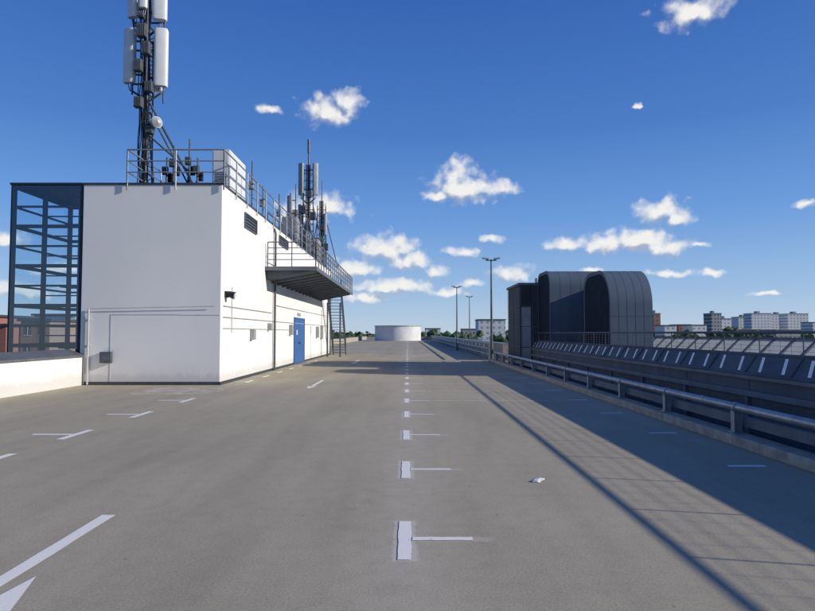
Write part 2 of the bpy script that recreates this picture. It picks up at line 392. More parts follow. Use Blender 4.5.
def railing(pts,posts,h,z0,nr=3,r=.024,base=0):
    b=B()
    for a,c in zip(pts[:-1],pts[1:]):
        a=Vector(a);c=Vector(c);L=(c-a).length;n=max(1,round(L/posts))
        for i in range(n+1):
            p=a+(c-a)*i/n;b.cyl((p.x,p.y,z0-base),(p.x,p.y,z0+h),r*.95,seg=6)
        for k in range(nr):
            z=z0+h*(1-k/nr*.95);b.cyl((a.x,a.y,z),(c.x,c.y,z),r if k==0 else r*.75,seg=6)
    return b
mesh("railing",railing([(BX1+.1,PY0+.02,0),(PX1,PY0+.02,0),(PX1,PY1-.02,0)],.8,1.0,PZ+.04,4),M_bal,bal,bo)
b=B();sx0,sx1=-5.35,-4.5;n=20
for i in range(n):
    y=41.05+i*.17;z=PZ-(i+1)*PZ/(n+1);b.box(sx0,sx1,y,y+.19,z-.035,z)
for x in (sx0-.03,sx1+.03):
    b.obox((x,41.05,PZ-.1),(x,44.5,.05),.05,.18)
    for k in (.5,.95): b.obox((x,41.05,PZ+k),(x,44.5,.1+k),.035,.035)
    for i in range(5):
        y=41.05+i*3.4/4;z=PZ-i*(PZ-.05)/4;b.box(x-.02,x+.02,y-.02,y+.02,z,z+.95)
for x in (sx0,sx1): b.box(x-.05,x+.05,40.87,40.97,0.01,PZ-.62)
mesh("stair",b,M_dsteel,bal,bo)
b=railing([(-8.72,24,0),(-8.72,BY0-.06,0),(BX1+.06,BY0-.06,0),(BX1+.06,BY1,0)],1.42,1.12,BH-.03,3,.026,.14)
mesh("roof_railing",b,M_steel,bd,bo)
b=railing([(-6.9,30,0),(-6.9,45,0)],1.6,1.25,BH+.07,2,.03,.0);mesh("roof_railing",b,M_dsteel,bd,bo)
b=B();b.box(-6.6,-6.2,23,45,BH+.25,BH+.33)
for i in range(12): b.box(-6.55,-6.5,23.2+i*1.9,23.28+i*1.9,BH+.07,BH+.25);b.box(-6.3,-6.25,23.2+i*1.9,23.28+i*1.9,BH+.07,BH+.25)
mesh("cable_tray",b,M_steel,bd,bo)
def cabinet(x0,x1,y0,y1,h,label,m=M_white):
    e=thing("equipment_cabinet",label,"cabinet",((x0+x1)/2,(y0+y1)/2,BH+.07),"rooftop telecom cabinets")
    z=BH+.075;ob=mesh("cabinet_body",B().box(x0,x1,y0,y1,z+.1,z+h),m,e,e.location,bevel=.015)
    mesh("plinth",B().box(x0+.05,x1-.05,y0+.05,y1-.05,z,z+.098),M_dsteel,e,e.location)
    mesh("door",B().box(x0+.04,x1-.04,y0-.02,y0-.002,z+.15,z+h-.06),m,e,e.location,bevel=.006)
    mesh("door",B().box(x1+.002,x1+.02,y0+.06,y1-.06,z+.15,z+h-.06),m,e,e.location,bevel=.006)
    b=B()
    for i in range(7): b.box(x0+.1,x1-.1,y0-.03,y0-.021,z+.3+i*.06,z+.33+i*.06)
    mesh("louvre",b,M_dsteel,e,e.location)
cabinet(-6.55,-5.97,20.3,22.3,1.47,"tall pale grey telecom cabinet beside the roof railing")
cabinet(-8.1,-7.4,24.2,24.9,1.3,"small dark telecom cabinet behind the antenna mast",M_dsteel)
cabinet(-6.9,-6.1,33.4,34.4,1.7,"grey telecom cabinet on the roof near the second mast",M_grey)
cabinet(-6.9,-6.0,36.6,37.6,1.5,"dark telecom cabinet on the roof near the second mast",M_dsteel)
cabinet(-6.9,-6.0,40.6,42.2,1.6,"grey telecom cabinet at the end of the roof",M_grey)
# ------------------------------------------------------------------ antenna masts
def panel_antenna(x,y,z0,h,w,dp,ang,parent,org,mx,my,mat=None):
    b=B();n=12
    ca,sa=math.cos(ang),math.sin(ang)
    prof=[]
    for i in range(n+1):
        t=math.pi*i/n; prof.append((math.cos(t)*abs(math.cos(t))**-.35*w/2 if abs(math.cos(t))>.01 else 0, -dp*.55-math.sin(t)**.7*dp*.45 if 0<i<n else -dp*.55))
    prof=[(w/2,0)]+prof+[(-w/2,0)]
    k=len(prof)
    for z,s in ((z0,.9),(z0+.05,1),(z0+h-.05,1),(z0+h,.9)):
        for px,py in prof:
            px*=s;py=(py+dp/2)*s-dp/2
            b.v.append((x+px*ca-py*sa,y+px*sa+py*ca,z))
    for r in range(3):
        for i in range(k):
            j=(i+1)%k;b.f.append((r*k+i,r*k+j,(r+1)*k+j,(r+1)*k+i))
    b.f.append(tuple(range(k)));b.f.append(tuple(3*k+i for i in range(k)))
    a=mesh("panel_antenna",b,mat or M_white,parent,org,smooth=True)
    bb=B()
    for z in (z0+h*.18,z0+h*.8):
        bb.obox((x,y,z),(mx,my,z),.05,.06);bb.box(x-.05,x+.05,y-.03,y+.09,z-.09,z+.09)
    for q in (-.08,0,.08):
        bb.path([(x+q,y,z0-.01),(x+q*.5,y,z0-.2),(mx+q*.5,my-.1,z0-.55)],.014,5)
    mesh("bracket",bb,M_dsteel,a,org)
    return a
def rru(b,x,y,z,w=.3,h=.45,d=.2):
    b.box(x-w/2,x+w/2,y-d/2,y+d/2,z,z+h)
    for i in range(5):
        q=x-w/2+w*(i+.5)/5;b.box(q-.01,q+.01,y-d/2-.03,y-d/2-.001,z+.02,z+h-.02)
    return b
mx,my=-8.74,20.2
m1=thing("antenna_mast","tall dark steel mobile antenna mast with white panel antennas","antenna mast",(mx,my,BH+.07));mo=m1.location
z0=BH+.075;zt=14.6
b=B();b.cyl((mx,my,z0),(mx,my,zt),.085,.07,12)
for a in range(3):
    t=a*2.094+.5;b.cyl((mx+.2*math.cos(t),my+.2*math.sin(t),z0),(mx+.17*math.cos(t),my+.17*math.sin(t),11.4),.028,seg=6)
z=z0+.2
while z<11.3:
    for a in range(3):
        t=a*2.094+.5;t2=(a+1)*2.094+.5
        b.cyl((mx+.2*math.cos(t),my+.2*math.sin(t),z),(mx+.2*math.cos(t2),my+.2*math.sin(t2),z+.3),.014,seg=5)
    z+=.3
b.box(mx-.35,mx+.35,my-.35,my+.35,z0,z0+.04)
mesh("mast_pole",b,M_dsteel,m1,mo)
b=B()
for i in range(9):
    q=-.16+.04*i;pts=[]
    for j in range(13):
        z=z0+.1+j*(12.6-z0)/12;pts.append((mx+q+.03*math.sin(j*1.7+i),my-.24-.03*math.cos(j+i*2),z))
    b.path(pts,.017,5)
mesh("cable_bundle",b,M_dark,m1,mo)
for p0,p1,r in (((mx+.1,my,9.3),(-7.0,my-.1,BH+.1),.04),((mx+.1,my,9.0),(-7.55,my+1.6,BH+.1),.03),((mx,my+.1,9.0),(-9.4,my+2.4,BH+.1),.04),((mx+.1,my-.05,8.2),(-7.25,my-.1,BH+.75),.03)):
    mesh("brace",B().path([p0,p1],r),M_dsteel,m1,mo)
b=B()
for z in (9.95,11.1,12.05,13.6):
    b.cyl((mx-.5,my,z),(mx+.55,my,z),.035,seg=8);b.cyl((mx,my-.4,z-.06),(mx,my+.45,z-.06),.03,seg=8)
b.cyl((mx-.5,my,9.6),(mx-.5,my,14.3),.03);b.cyl((mx+.55,my,9.3),(mx+.55,my,14.4),.03);b.cyl((mx+.12,my-.35,9.8),(mx+.12,my-.35,14.6),.028)
mesh("crossarm",b,M_dsteel,m1,mo)
panel_antenna(mx-.52,my-.08,9.92,1.85,.40,.19,math.radians(-14),m1,mo,mx,my)
panel_antenna(mx+.50,my-.10,9.80,1.95,.44,.2,math.radians(12),m1,mo,mx,my)
panel_antenna(mx+.08,my+.5,9.95,1.9,.34,.18,math.radians(170),m1,mo,mx,my)
panel_antenna(mx-.44,my-.08,12.15,1.9,.36,.18,math.radians(-14),m1,mo,mx,my)
panel_antenna(mx+.44,my-.12,12.05,1.9,.46,.2,math.radians(12),m1,mo,mx,my)
panel_antenna(mx+.02,my-.45,12.3,1.6,.26,.14,math.radians(5),m1,mo,mx,my)
for a in ((-.12,-.42,10.2,.26,.4),(.14,-.46,10.75,.26,.42),(-.02,-.42,11.35,.3,.45),(.2,-.3,9.55,.24,.35),(.25,-.3,8.15,.24,.26),(-.05,-.42,12.0,.2,.15),(-.1,-.4,9.0,.26,.35)):
    mesh("radio_unit",rru(B(),mx+a[0],my+a[1],a[2],a[3],a[4]),M_dsteel,m1,mo,bevel=.01)
b=B();
c=Vector((mx+.46,my-.35,8.52));b.cyl(c,c+Vector((.06,-.05,0)),.19,.19,20);b.cyl(c+Vector((.061,-.051,0)),c+Vector((.16,-.12,0)),.18,.06,20)
dsh=mesh("dish_antenna",b,M_dish,m1,mo,smooth=True)
mesh("bracket",B().obox(c,(mx+.02,my-.06,8.52),.06,.06),M_dsteel,dsh,mo)
for (x,y,h) in ((-7.72,20.0,1.5),(-7.35,20.4,1.85),(-8.15,20.5,1.25),(-7.0,20.2,1.15)):
    e=thing("equipment_pole","short steel pole with dark radio units and cables on the roof","antenna",(x,y,BH+.07),"short rooftop radio poles")
    b=B().cyl((x,y,z0),(x,y,z0+h),.03);b.box(x-.15,x+.15,y-.15,y+.15,z0,z0+.03);mesh("pole",b,M_dsteel,e,e.location)
    mesh("radio_unit",rru(B(),x,y-.13,z0+h*.5,.19,.27,.12),M_dsteel,e,e.location,bevel=.01)
    mesh("radio_unit",rru(B(),x+.03,y+.13,z0+h*.35,.2,.3,.12),M_dark,e,e.location,bevel=.01)
    mesh("cable",B().cyl((x,y-.1,z0+h*.3),(x,y-.1,z0+.05),.03),M_dark,e,e.location)
mx,my=-6.2,38.0
def mast2(mx,my,zt,panels,label,w=.12):
    m=thing("antenna_mast",label,"antenna mast",(mx,my,BH+.07));o=m.location
    b=B();b.cyl((mx,my,z0),(mx,my,zt),w*.6,w*.4,10);b.box(mx-.3,mx+.3,my-.3,my+.3,z0,z0+.04)
    for s in (-1,1):
        b.cyl((mx+s*.35,my-.1,z0),(mx+s*.28,my-.1,zt-1.8),.035,seg=6)
        b.cyl((mx+s*.3,my,z0+3.2),(mx+s*1.0,my+1.2,z0),.035,seg=6)
    z=z0+.3
    while z<zt-1.9:
        b.cyl((mx-.33,my-.1,z),(mx+.33,my-.1,z),.02,seg=5);b.cyl((mx-.33,my-.1,z),(mx+.33,my-.1,z+.45),.015,seg=5);z+=.45
    mesh("mast_pole",b,M_dsteel,m,o)
    b=B()
    for i in range(6): b.path([(mx-.15+i*.06,my-.2,z0),(mx-.12+i*.05,my-.22,zt-1.5)],.022,5)
    mesh("cable_bundle",b,M_dark,m,o)
    for (dx,dy,z,h,w2,a) in panels: panel_antenna(mx+dx,my+dy,z,h,w2,.18,math.radians(a),m,o,mx,my,M_grey)
    for a in ((-.3,-.3,4.6,.35,.5),(.32,-.3,5.0,.35,.5),(0,-.35,5.8,.4,.5),(.1,-.35,3.6,.3,.4),(-.4,-.2,6.6,.4,.6)):
        if zt-a[2]>z0: mesh("radio_unit",rru(B(),mx+a[0],my+a[1],zt-a[2],a[3],a[4]),M_dsteel,m,o,bevel=.01)
    return m
m2=mast2(mx,my,13.6,[(-.42,-.1,10.2,2.0,.34,-20),(.42,-.1,10.2,2.0,.34,20),(-.45,-.1,7.9,1.7,.28,-20)],"second lattice antenna mast with grey panel antennas and cables")
mesh("rod",B().cyl((mx,my,12.9),(mx,my,13.75),.09,seg=10),M_dsteel,m2,m2.location)
mast2(-6.0,42.5,12.3,[(.25,-.1,8.4,1.5,.22,20)],"slim secondary antenna pole with one panel",.08)
mast2(-6.3,34.2,10.0,[(-.3,-.1,8.1,1.2,.24,-15)],"short antenna pole with one small panel",.08)
for (x,y,h) in ((-5.95,23.2,1.9),(-6.1,25.6,1.5),(-6.0,28.4,1.8),(-6.0,31.2,2.4),(-5.95,36,2.0),(-5.95,40,2.2),(-5.95,44,2.0)):
    e=thing("equipment_pole","slim steel pole with small units at the roof edge","antenna",(x,y,BH+.07),"slim roof-edge poles")
    mesh("pole",B().cyl((x,y,z0),(x,y,z0+h),.03).box(x-.12,x+.12,y-.12,y+.12,z0,z0+.03),M_dsteel,e,e.location)
    mesh("radio_unit",rru(B(),x,y-.12,z0+h*.4,.2,.32,.14),M_grey,e,e.location,bevel=.01)
# ------------------------------------------------------------------ glass stair tower
TX0,TX1,TY0,TY1=-12.32,-10.2,19.0,22.2
tw=thing("glass_stair_tower","glazed stair tower with blue-black steel frame","tower",((TX0+TX1)/2,TY0,-16));to=tw.location
TT=6.22
b=B()
for x in (TX0,TX1):
    for y in (TY0,TY1): b.box(x-.06,x+.06,y-.06,y+.06,-16,TT)
b.box(TX0-.04,TX0+.04,(TY0+TY1)/2-.04,(TY0+TY1)/2+.04,-16,TT)
b.box(TX0+.98,TX0+1.05,TY0-.035,TY0+.035,-16,TT)
z=TT-.05;lv=[]
while z>-8: lv.append(z);z-=.62
for i,z in enumerate(lv):
    h=.032 if i%2 else .055
    b.box(TX0+.062,TX0+.978,TY0-.025,TY0+.025,z-h,z+h)
    b.box(TX0+1.052,TX1-.062,TY0-.025,TY0+.025,z-h,z+h)
    b.box(TX0+1.052,TX1-.062,TY0-.02,TY0+.02,z-.31-.02,z-.31+.02)
    b.box(TX0+.062,TX1-.062,TY1-.025,TY1+.025,z-h,z+h)
    for x in (TX0,TX1):
        b.box(x-.022,x+.022,TY0+.062,(TY0+TY1)/2-.042,z-h,z+h);b.box(x-.022,x+.022,(TY0+TY1)/2+.042,TY1-.062,z-h,z+h)
mesh("frame",b,M_blues,tw,to)
e_=.075
for pts in ([(TX0,TY0-e_,-16),(TX1,TY0-e_,-16),(TX1,TY0-e_,TT-.02),(TX0,TY0-e_,TT-.02)],[(TX0-e_,TY0,-16),(TX0-e_,TY1,-16),(TX0-e_,TY1,TT-.02),(TX0-e_,TY0,TT-.02)]):
    mesh("glazing",B().poly(pts),M_glass,tw,to)
mesh("roof",B().box(TX0-.08,TX1+.04,TY0-.1,TY1+.1,TT+.005,TT+.07),M_blues,tw,to)
b=B()
for z in (-1.2,1.05,3.2):
    b.box(TX0+.1,TX1-.1,TY1-.75,TY1-.08,z,z+.08)
b.box(TX0+.07,TX1-.07,TY0+.1,TY0+.13,-.5,.95)
mesh("landing",b,M_blues,tw,to)
# ------------------------------------------------------------------ right edge: guard rail
GX=4.80
gr=thing("guard_rail","tubular grey steel guard rail on short posts along the kerb","guard rail",(GX,5,.15));go=gr.location
b=B();y=-8
while y<33.9:
    b.cyl((GX,y,.52),(GX,min(y+5.98,34),.52),.058,seg=14);b.cyl((GX,y+5.9,.52),(GX,min(y+6.08,34),.52),.064,seg=14);y+=6
mesh("rail",b,M_rail,gr,go,smooth=True)
mesh("lower_rail",B().box(GX+.10,GX+.17,-8,34,.24,.38),M_beam,gr,go)
for i in range(17):
    y=-5.4+2.4*i
    b=B();b.box(GX-.05,GX+.05,y-.008,y+.008,.155,.455);b.box(GX-.055,GX-.045,y-.05,y+.05,.156,.455);b.box(GX+.045,GX+.055,y-.05,y+.05,.156,.455)
    b.box(GX-.09,GX+.09,y-.09,y+.09,.151,.165);b.box(GX-.07,GX+.07,y-.035,y+.035,.456,.468);b.box(GX+.056,GX+.10,y-.03,y+.03,.26,.42)
    b.cyl((GX,y-.05,.52),(GX,y+.05,.52),.07,seg=14)
    mesh("post",b,M_rail,gr,go)
PX=6.0
pr=thing("parapet_screen","slate grey metal parapet with pale strips painted as sunlit slots and thin handrail","parapet",(PX,5,-.35));po=pr.location
y=-6
while y<34:
    ye=min(y+2.38,34)
    b=B();b.box(PX,PX+.06,y,ye,-1.3,.80);b.box(PX-.012,PX-.001,y+.03,ye-.03,.40,.42)
    mesh("panel",b,M_panel,pr,po,bevel=.004);y+=2.4
b=B();b.box(PX-.07,PX+.09,-6,34,.801,.86);b.box(PX-.09,PX-.015,-6,34,.50,.60)
y=-6
while y<34: b.box(PX-.06,PX-.002,y-.04,y+.04,-1.3,.499);y+=2.4
mesh("beam",b,M_beam,pr,po)
b=B();x0,z0_,x1,z1_=PX-.02,.88,PX+.22,1.22
b.cyl((x0,-6,z0_),(x0,34,z0_),.022,seg=8);b.cyl((x1,-6,z1_),(x1,34,z1_),.03,seg=8)
def bp(y,t,off=0):
    nx,nz=-(z1_-z0_),(x1-x0);l=math.hypot(nx,nz)
    return (x0+(x1-x0)*t+nx/l*off,y,z0_+(z1_-z0_)*t+nz/l*off)
y=-6
while y<34:
    b.poly([bp(y,0),bp(y+1.29,0),bp(y+1.29,1),bp(y,1)])
    b.obox(bp(y+1.295,.03,.01),bp(y+1.295,.97,.01),.02,.03);y+=1.30
b.poly([bp(-6,0,-.02),bp(34,0,-.02),bp(34,1,-.02),bp(-6,1,-.02)])  # unseen backing sheet added to keep sun spots out of the parapet shadow
mesh("solid_cladding",b,M_panel,pr,po)
S=.65;SW=.085;SH=.15
y=-5.8;
while y<33.4:
    mesh("slot_light_strip",B().poly([bp(y,.14,.005),bp(y+SH,.86,.005),bp(y+SW+SH,.86,.005),bp(y+SW,.14,.005)]),M_slot,pr,po);y+=S  # white strips on solid sheet stand in for sunlit openings
b=B();y=-6
while y<34.1:
    b.box(PX+.1,PX+.16,y-.03,y+.03,-.35,.98);y+=2.4
y=-6
while y<34.1:
    b.cyl((PX+.2,y,1.2),(PX+.2,y,1.61),.011,seg=6);y+=1.2
b.cyl((PX+.2,-6,1.61),(PX+.2,34,1.61),.023,seg=8)
for z in (1.30,1.38,1.46,1.54): b.cyl((PX+.2,-6,z),(PX+.2,34,z),.0024,seg=4)
y=-6
while y<34: b.cyl((PX+.2,y,1.22),(PX+.2,y,1.6),.003,seg=4);y+=.3
mesh("handrail",b,M_dsteel,pr,po)
fr=thing("roof_light_railing","row of grey tilted translucent panels in steel frames","railing",(12,30,-.35));fo=fr.location
FX=11.0
b=B();y=9.1
while y<56:
    b.obox((FX+.45,y,1.40),(FX-.25,y,.72),.10,.07);b.box(FX+.40,FX+.46,y-.04,y+.04,-.35,1.3)
    if y<55: mesh("tilted_panel",B().poly([(FX-.23,y+.09,.74),(FX+.43,y+.09,1.39),(FX+.43,y+.91,1.39),(FX-.23,y+.91,.74)]),M_trans,fr,fo)
    y+=1.0
b.box(FX-.30,FX-.22,9.1,56,.62,.73);b.box(FX+.42,FX+.50,9.1,56,1.39,1.46)
mesh("frame",b,M_bal,fr,fo)
mesh("base_wall",B().box(FX-.2,FX+.35,9.1,56,-.349,.61),M_beam,fr,fo)
fr=thing("guard_rail","galvanised railing on the far stretch of the deck edge","guard rail",(4.8,70,0));fo=fr.location
b=B();y=36
while y<120:
    b.box(4.77,4.83,y-.03,y+.03,0,1.0);y+=2.4
for z in (.35,.68,1.0): b.cyl((4.8,36,z),(4.8,120,z),.045,seg=8)
mesh("rail",b,M_steel,fr,fo)
e=thing("parapet_wall","low light grey wall beyond the plant housing","wall",(6,70,-.35));mesh("wall",B().box(5.6,5.9,36,DE,-.349,.95),M_conc,e,e.location);mesh("coping",B().box(5.55,5.95,36,DE,.951,1.0),M_steel,e,e.location)
# ------------------------------------------------------------------ plant housing
hx0,hx1,hy0,hy1=5.42,6.62,29.5,32.9
e=thing("plant_housing","tall dark grey metal plant housing with panel joints","ventilation housing",(6,31,-1.3));eo=e.location
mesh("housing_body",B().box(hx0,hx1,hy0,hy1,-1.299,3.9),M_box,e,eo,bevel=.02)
mesh("roof",B().box(hx0-.08,hx1+.08,hy0-.08,hy1+.08,3.901,4.02),M_beam,e,eo,bevel=.01)
mesh("front_panel",B().box(hx0+.08,hx0+.52,hy0-.012,hy0-.003,.1,2.85),M_grey,e,eo)
b=B()
for z in (.9,1.9,2.9): b.box(hx0-.02,hx1+.012,hy0-.02,hy1+.012,z,z+.03)
for x in (hx0+.02,(hx0+hx1)/2,hx1-.06): b.box(x,x+.04,hy0-.03,hy0-.021,0,3.85)
for y in (hy0+.02,(hy0+hy1)/2,hy1-.06): b.box(hx0-.03,hx0-.021,y,y+.04,0,3.85)
mesh("panel_joint",b,M_boxj,e,eo)
b=B()
for i in range(14): b.obox((hx0+.1,hy0-.05,3.0+i*.06),((hx0+hx1)/2-.05,hy0-.05,3.0+i*.06),.05,.012)
mesh("louvre",b,M_boxj,e,eo)
mesh("vent_pipe",B().cyl((hx1-.25,hy0+.6,4.02),(hx1-.25,hy0+.6,4.3),.09,seg=12),M_steel,e,eo,smooth=True)
# ------------------------------------------------------------------ ducts
def hood(x0,x1,y0,dep,top,R,label,nrib=8):
    e=thing("ventilation_duct",label,"ventilation duct",((x0+x1)/2,y0+dep/2,-.35),"large curved ventilation ducts");eo=e.location
    n=16;zc=top-R
    def prof(off):
        p=[(y0-off,-.345),(y0-off,zc)]
        p+=[(y0+R-(R+off)*math.cos(math.pi/2*i/n),zc+(R+off)*math.sin(math.pi/2*i/n)) for i in range(1,n+1)]
        r2=R*.6
        p+=[(y0+dep-r2+(r2+off)*math.sin(math.pi/2*i/n),top-r2+(r2+off)*math.cos(math.pi/2*i/n)) for i in range(0,n+1)]
        p+=[(y0+dep+off,-.345)]
        return p
    pr_=prof(0);k=len(pr_);b=B()
    for x in (x0,x1):
        for (yy,zz) in pr_:b.v.append((x,yy,zz))
    b.f.append(tuple(range(k)));b.f.append(tuple(range(2*k-1,k-1,-1)))
    for i in range(k):
        j=(i+1)%k;b.f.append((i,j,k+j,k+i))
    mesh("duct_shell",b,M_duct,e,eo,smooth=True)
    b=B();pa=prof(.0015);pb=prof(.0035);pc=prof(.018)
    def strip(xa,xb,A,C):
        for i in range(len(A)-1):
            q=len(b.v)
            b.v.extend([(xa,*A[i]),(xb,*A[i]),(xb,*C[i]),(xa,*C[i]),(xa,*A[i+1]),(xb,*A[i+1]),(xb,*C[i+1]),(xa,*C[i+1])])
            b.f.extend([(q+3,q+2,q+6,q+7),(q,q+3,q+7,q+4),(q+1,q+5,q+6,q+2)])
    w=x1-x0
    for i in range(1,nrib): strip(x0+w*i/nrib-.006,x0+w*i/nrib+.006,pa,pb)
    mesh("panel_rib",b,M_seam,e,eo)
    b=B();strip(x0-.008,x0+.02,pa,pc);mesh("edge_flange",b,M_duct,e,eo)
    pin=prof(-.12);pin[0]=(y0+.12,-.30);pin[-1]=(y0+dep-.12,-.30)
    mesh("end_shade",B().poly([(x0-.004,a,c) for a,c in pin]),M_endshade,e,eo)  # dark inset sheet paints the shade on the duct's side face
    b=B()
    for z in (1.0,2.2): b.box(x0+.04,x1-.04,y0-.006,y0-.004,z,z+.015)
    mesh("panel_joint",b,M_seam,e,eo)
    return e
hood(6.30,8.60,27.0,2.5,4.40,.75,"curved grey sheet-metal ventilation duct beside the plant housing",5)
hd=hood(7.30,8.82,22.0,3.3,3.96,1.35,"curved grey sheet-metal duct with rounded top, nearer the parapet",5)
mesh("hidden_shadow_block",B().box(7.9,9.6,25.305,26.98,-.34,3.55),M_duct,hd,hd.location,bevel=.03)  # unseen block added behind the ducts to close a gap in their shadow
# ------------------------------------------------------------------ lamps
def lamp(x,y,h,zb,label):
    e=thing("street_lamp",label,"street lamp",(x,y,zb),"deck lighting poles")
    b=B();b.cyl((0,0,0),(0,0,h),.08,.04,12);b.box(-.15,.15,-.15,.15,0,.03);b.cyl((0,0,.03),(0,0,.6),.11,.1,12)
    mesh("pole",b,M_dsteel,e,smooth=True)
    mesh("arm",B().cyl((-.3,0,h-.05),(.3,0,h-.05),.03),M_dsteel,e)
    for s in (-1,1):
        b=B();xa=s*.15;xb=s*.5
        b.v+=[(xa,-.1,h-.02),(xb,-.13,h+.04),(xb,.13,h+.04),(xa,.1,h-.02),(xa,-.1,h+.08),(xb,-.1,h+.11),(xb,.1,h+.11),(xa,.1,h+.08)]
        b.f+=[(3,2,1,0),(4,5,6,7),(0,1,5,4),(1,2,6,5),(2,3,7,6),(3,0,4,7)]
        mesh("lamp_head",b,M_grey,e,bevel=.01)
    return e
lamp(4.72,34.4,5.75,0,"tall galvanised lamp post with twin flat heads at the kerb")
lamp(4.6,57,5.9,0,"galvanised lamp post with twin flat heads on the deck")
lamp(7.6,75,6.4,-.35,"slim distant galvanised lamp post with twin heads")
# ------------------------------------------------------------------ far drum
e=thing("ramp_drum","low round white ramp drum at the end of the deck","building",(-2.0,128,0))
b=B();b.cyl((-2,128,.01),(-2,128,2.95),4.8,seg=48);mesh("wall",b,M_drum,e,e.location,smooth=True)
b=B();b.cyl((-2,128,2.951),(-2,128,3.12),4.92,seg=48);mesh("rim",b,M_grey,e,e.location,smooth=True)
# ------------------------------------------------------------------ litter
def litter(x,y,s,seed,label):
    bm=bmesh.new();bmesh.ops.create_icosphere(bm,subdivisions=3,radius=1)
    for v in bm.verts:
        n=mnoise.noise(v.co*2.1+Vector((seed,0,0)));n2=mnoise.noise(v.co*5+Vector((0,seed,0)))
        v.co*=(1+.45*n+.2*n2);v.co.z=max(v.co.z,-.5)*.45;v.co.x*=1.5
    me=bpy.data.meshes.new("litter");bm.to_mesh(me);bm.free();me.materials.append(M_paper)
    o=bpy.data.objects.new("crumpled_paper",me);COL.objects.link(o);o.scale=(s,s,s);o.location=(x,y,.225*s+.001);o.rotation_euler[2]=.5
    return tag(o,label,"litter")
litter(1.39,6.66,.036,3,"crumpled white paper scrap lying on the deck")
litter(1.44,6.74,.034,8,"second crumpled white paper scrap lying on the deck")
# ------------------------------------------------------------------ distant city
def block(name,x0,x1,y,dp,top,mat,label,cat="apartment building",roofmat=M_grey,grp=None,core=True):
    e=thing(name,label,cat,((x0+x1)/2,y,-16),grp);eo=e.location
    mesh("wall",B().box(x0,x1,y,y+dp,-16,top),mat,e,eo)
    b=B();b.box(x0-.3,x1+.3,y-.3,y+dp+.3,top+.01,top+.6)
    if core: b.box(x0+(x1-x0)*.4,x0+(x1-x0)*.55,y+dp*.3,y+dp*.7,top+.601,top+2.6)
    mesh("roof",b,roofmat,e,eo)
    return e
F_w=facade_mat("white_slab_facade",(.80,.79,.76),(.36,.39,.43),2.9,3.2)
F_o=facade_mat("ochre_facade",(.38,.19,.115),(.12,.12,.13),2.9,3.0)
F_g=facade_mat("grey_facade",(.42,.42,.41),(.10,.12,.14),3.0,2.6)
def px2x(px,d): return (px-407)/612*d
for (a,c,d,top) in ((738,752,620,17.5),(751,771,600,20.5),(771,789,640,21),(787,808,610,20.5)):
    block("apartment_building",px2x(a,d),px2x(c,d),d,14,top,F_w,"white high-rise apartment slab with window rows","apartment building",M_grey,"distant white apartment slabs")
block("apartment_building",px2x(711,520),px2x(721,520),520,14,18,F_g,"distant grey and white apartment tower")
block("apartment_building",px2x(721,540),px2x(731,540),540,14,14,F_w,"distant pale apartment tower, slightly lower")
block("apartment_building",px2x(653,430),px2x(660,430),430,10,15,F_o,"narrow dark ochre tower block")
for i,(a,c,d,top,mt) in enumerate(((664,676,380,6,F_w),(678,690,420,7,F_o),(692,706,400,6.5,F_w),(733,760,420,3.5,F_o),(812,850,500,10,F_w),(478,505,330,8.5,F_w),(462,478,420,4,F_g),(425,440,500,5,F_w),(560,600,380,5,F_o),(515,545,420,5,F_g),(775,800,360,3,F_g))):
    block("city_building",px2x(a,d),px2x(c,d),d,15,top,mt,("low pale city building" if mt is F_w else "low ochre city building" if mt is F_o else "low grey city building")+" among far trees","building",M_roof,"distant low buildings",False)
def house(x0,x1,y,top,label,mt,name="brick_house"):
    e=thing(name,label,"house",((x0+x1)/2,y,-16),"houses below the deck");eo=e.location
    mesh("wall",B().box(x0,x1,y,y+12,-16,top),mt,e,eo)
    b=B();b.box(x0-.4,x1+.4,y-.4,y+12.4,top+.01,top+.4);mesh("roof",b,M_flash,e,eo)
    n=max(2,int((x1-x0)/2.6))
    for r in range(2):
        for i in range(n):
            xx=x0+(i+.5)*(x1-x0)/n;z=top-2.1-r*2.9
            w=mesh("window",B().box(xx-.5,xx+.5,y-.05,y-.01,z,z+1.4),M_win,e,eo)
            mesh("frame",B().box(xx-.6,xx+.6,y-.09,y-.055,z-.1,z-.01).box(xx-.6,xx+.6,y-.09,y-.055,z+1.41,z+1.5).box(xx-.03,xx+.03,y-.09,y-.055,z,z+1.4),M_white,w,eo)
house(-60,-55.5,95,3.4,"narrow orange brick house with flat dark roof",M_brick2)
house(-67,-60.3,92,2.6,"red brick house with flat dark roof and white window frames",M_brick)
house(-79,-67.6,100,4.2,"taller red brick house with flat dark roof",M_brick)
house(-58,-53,108,2.6,"small white rendered house with flat roof",M_white,"white_house")
house(-72,-64,118,4.9,"pale rendered house behind the brick ones",M_white,"white_house")
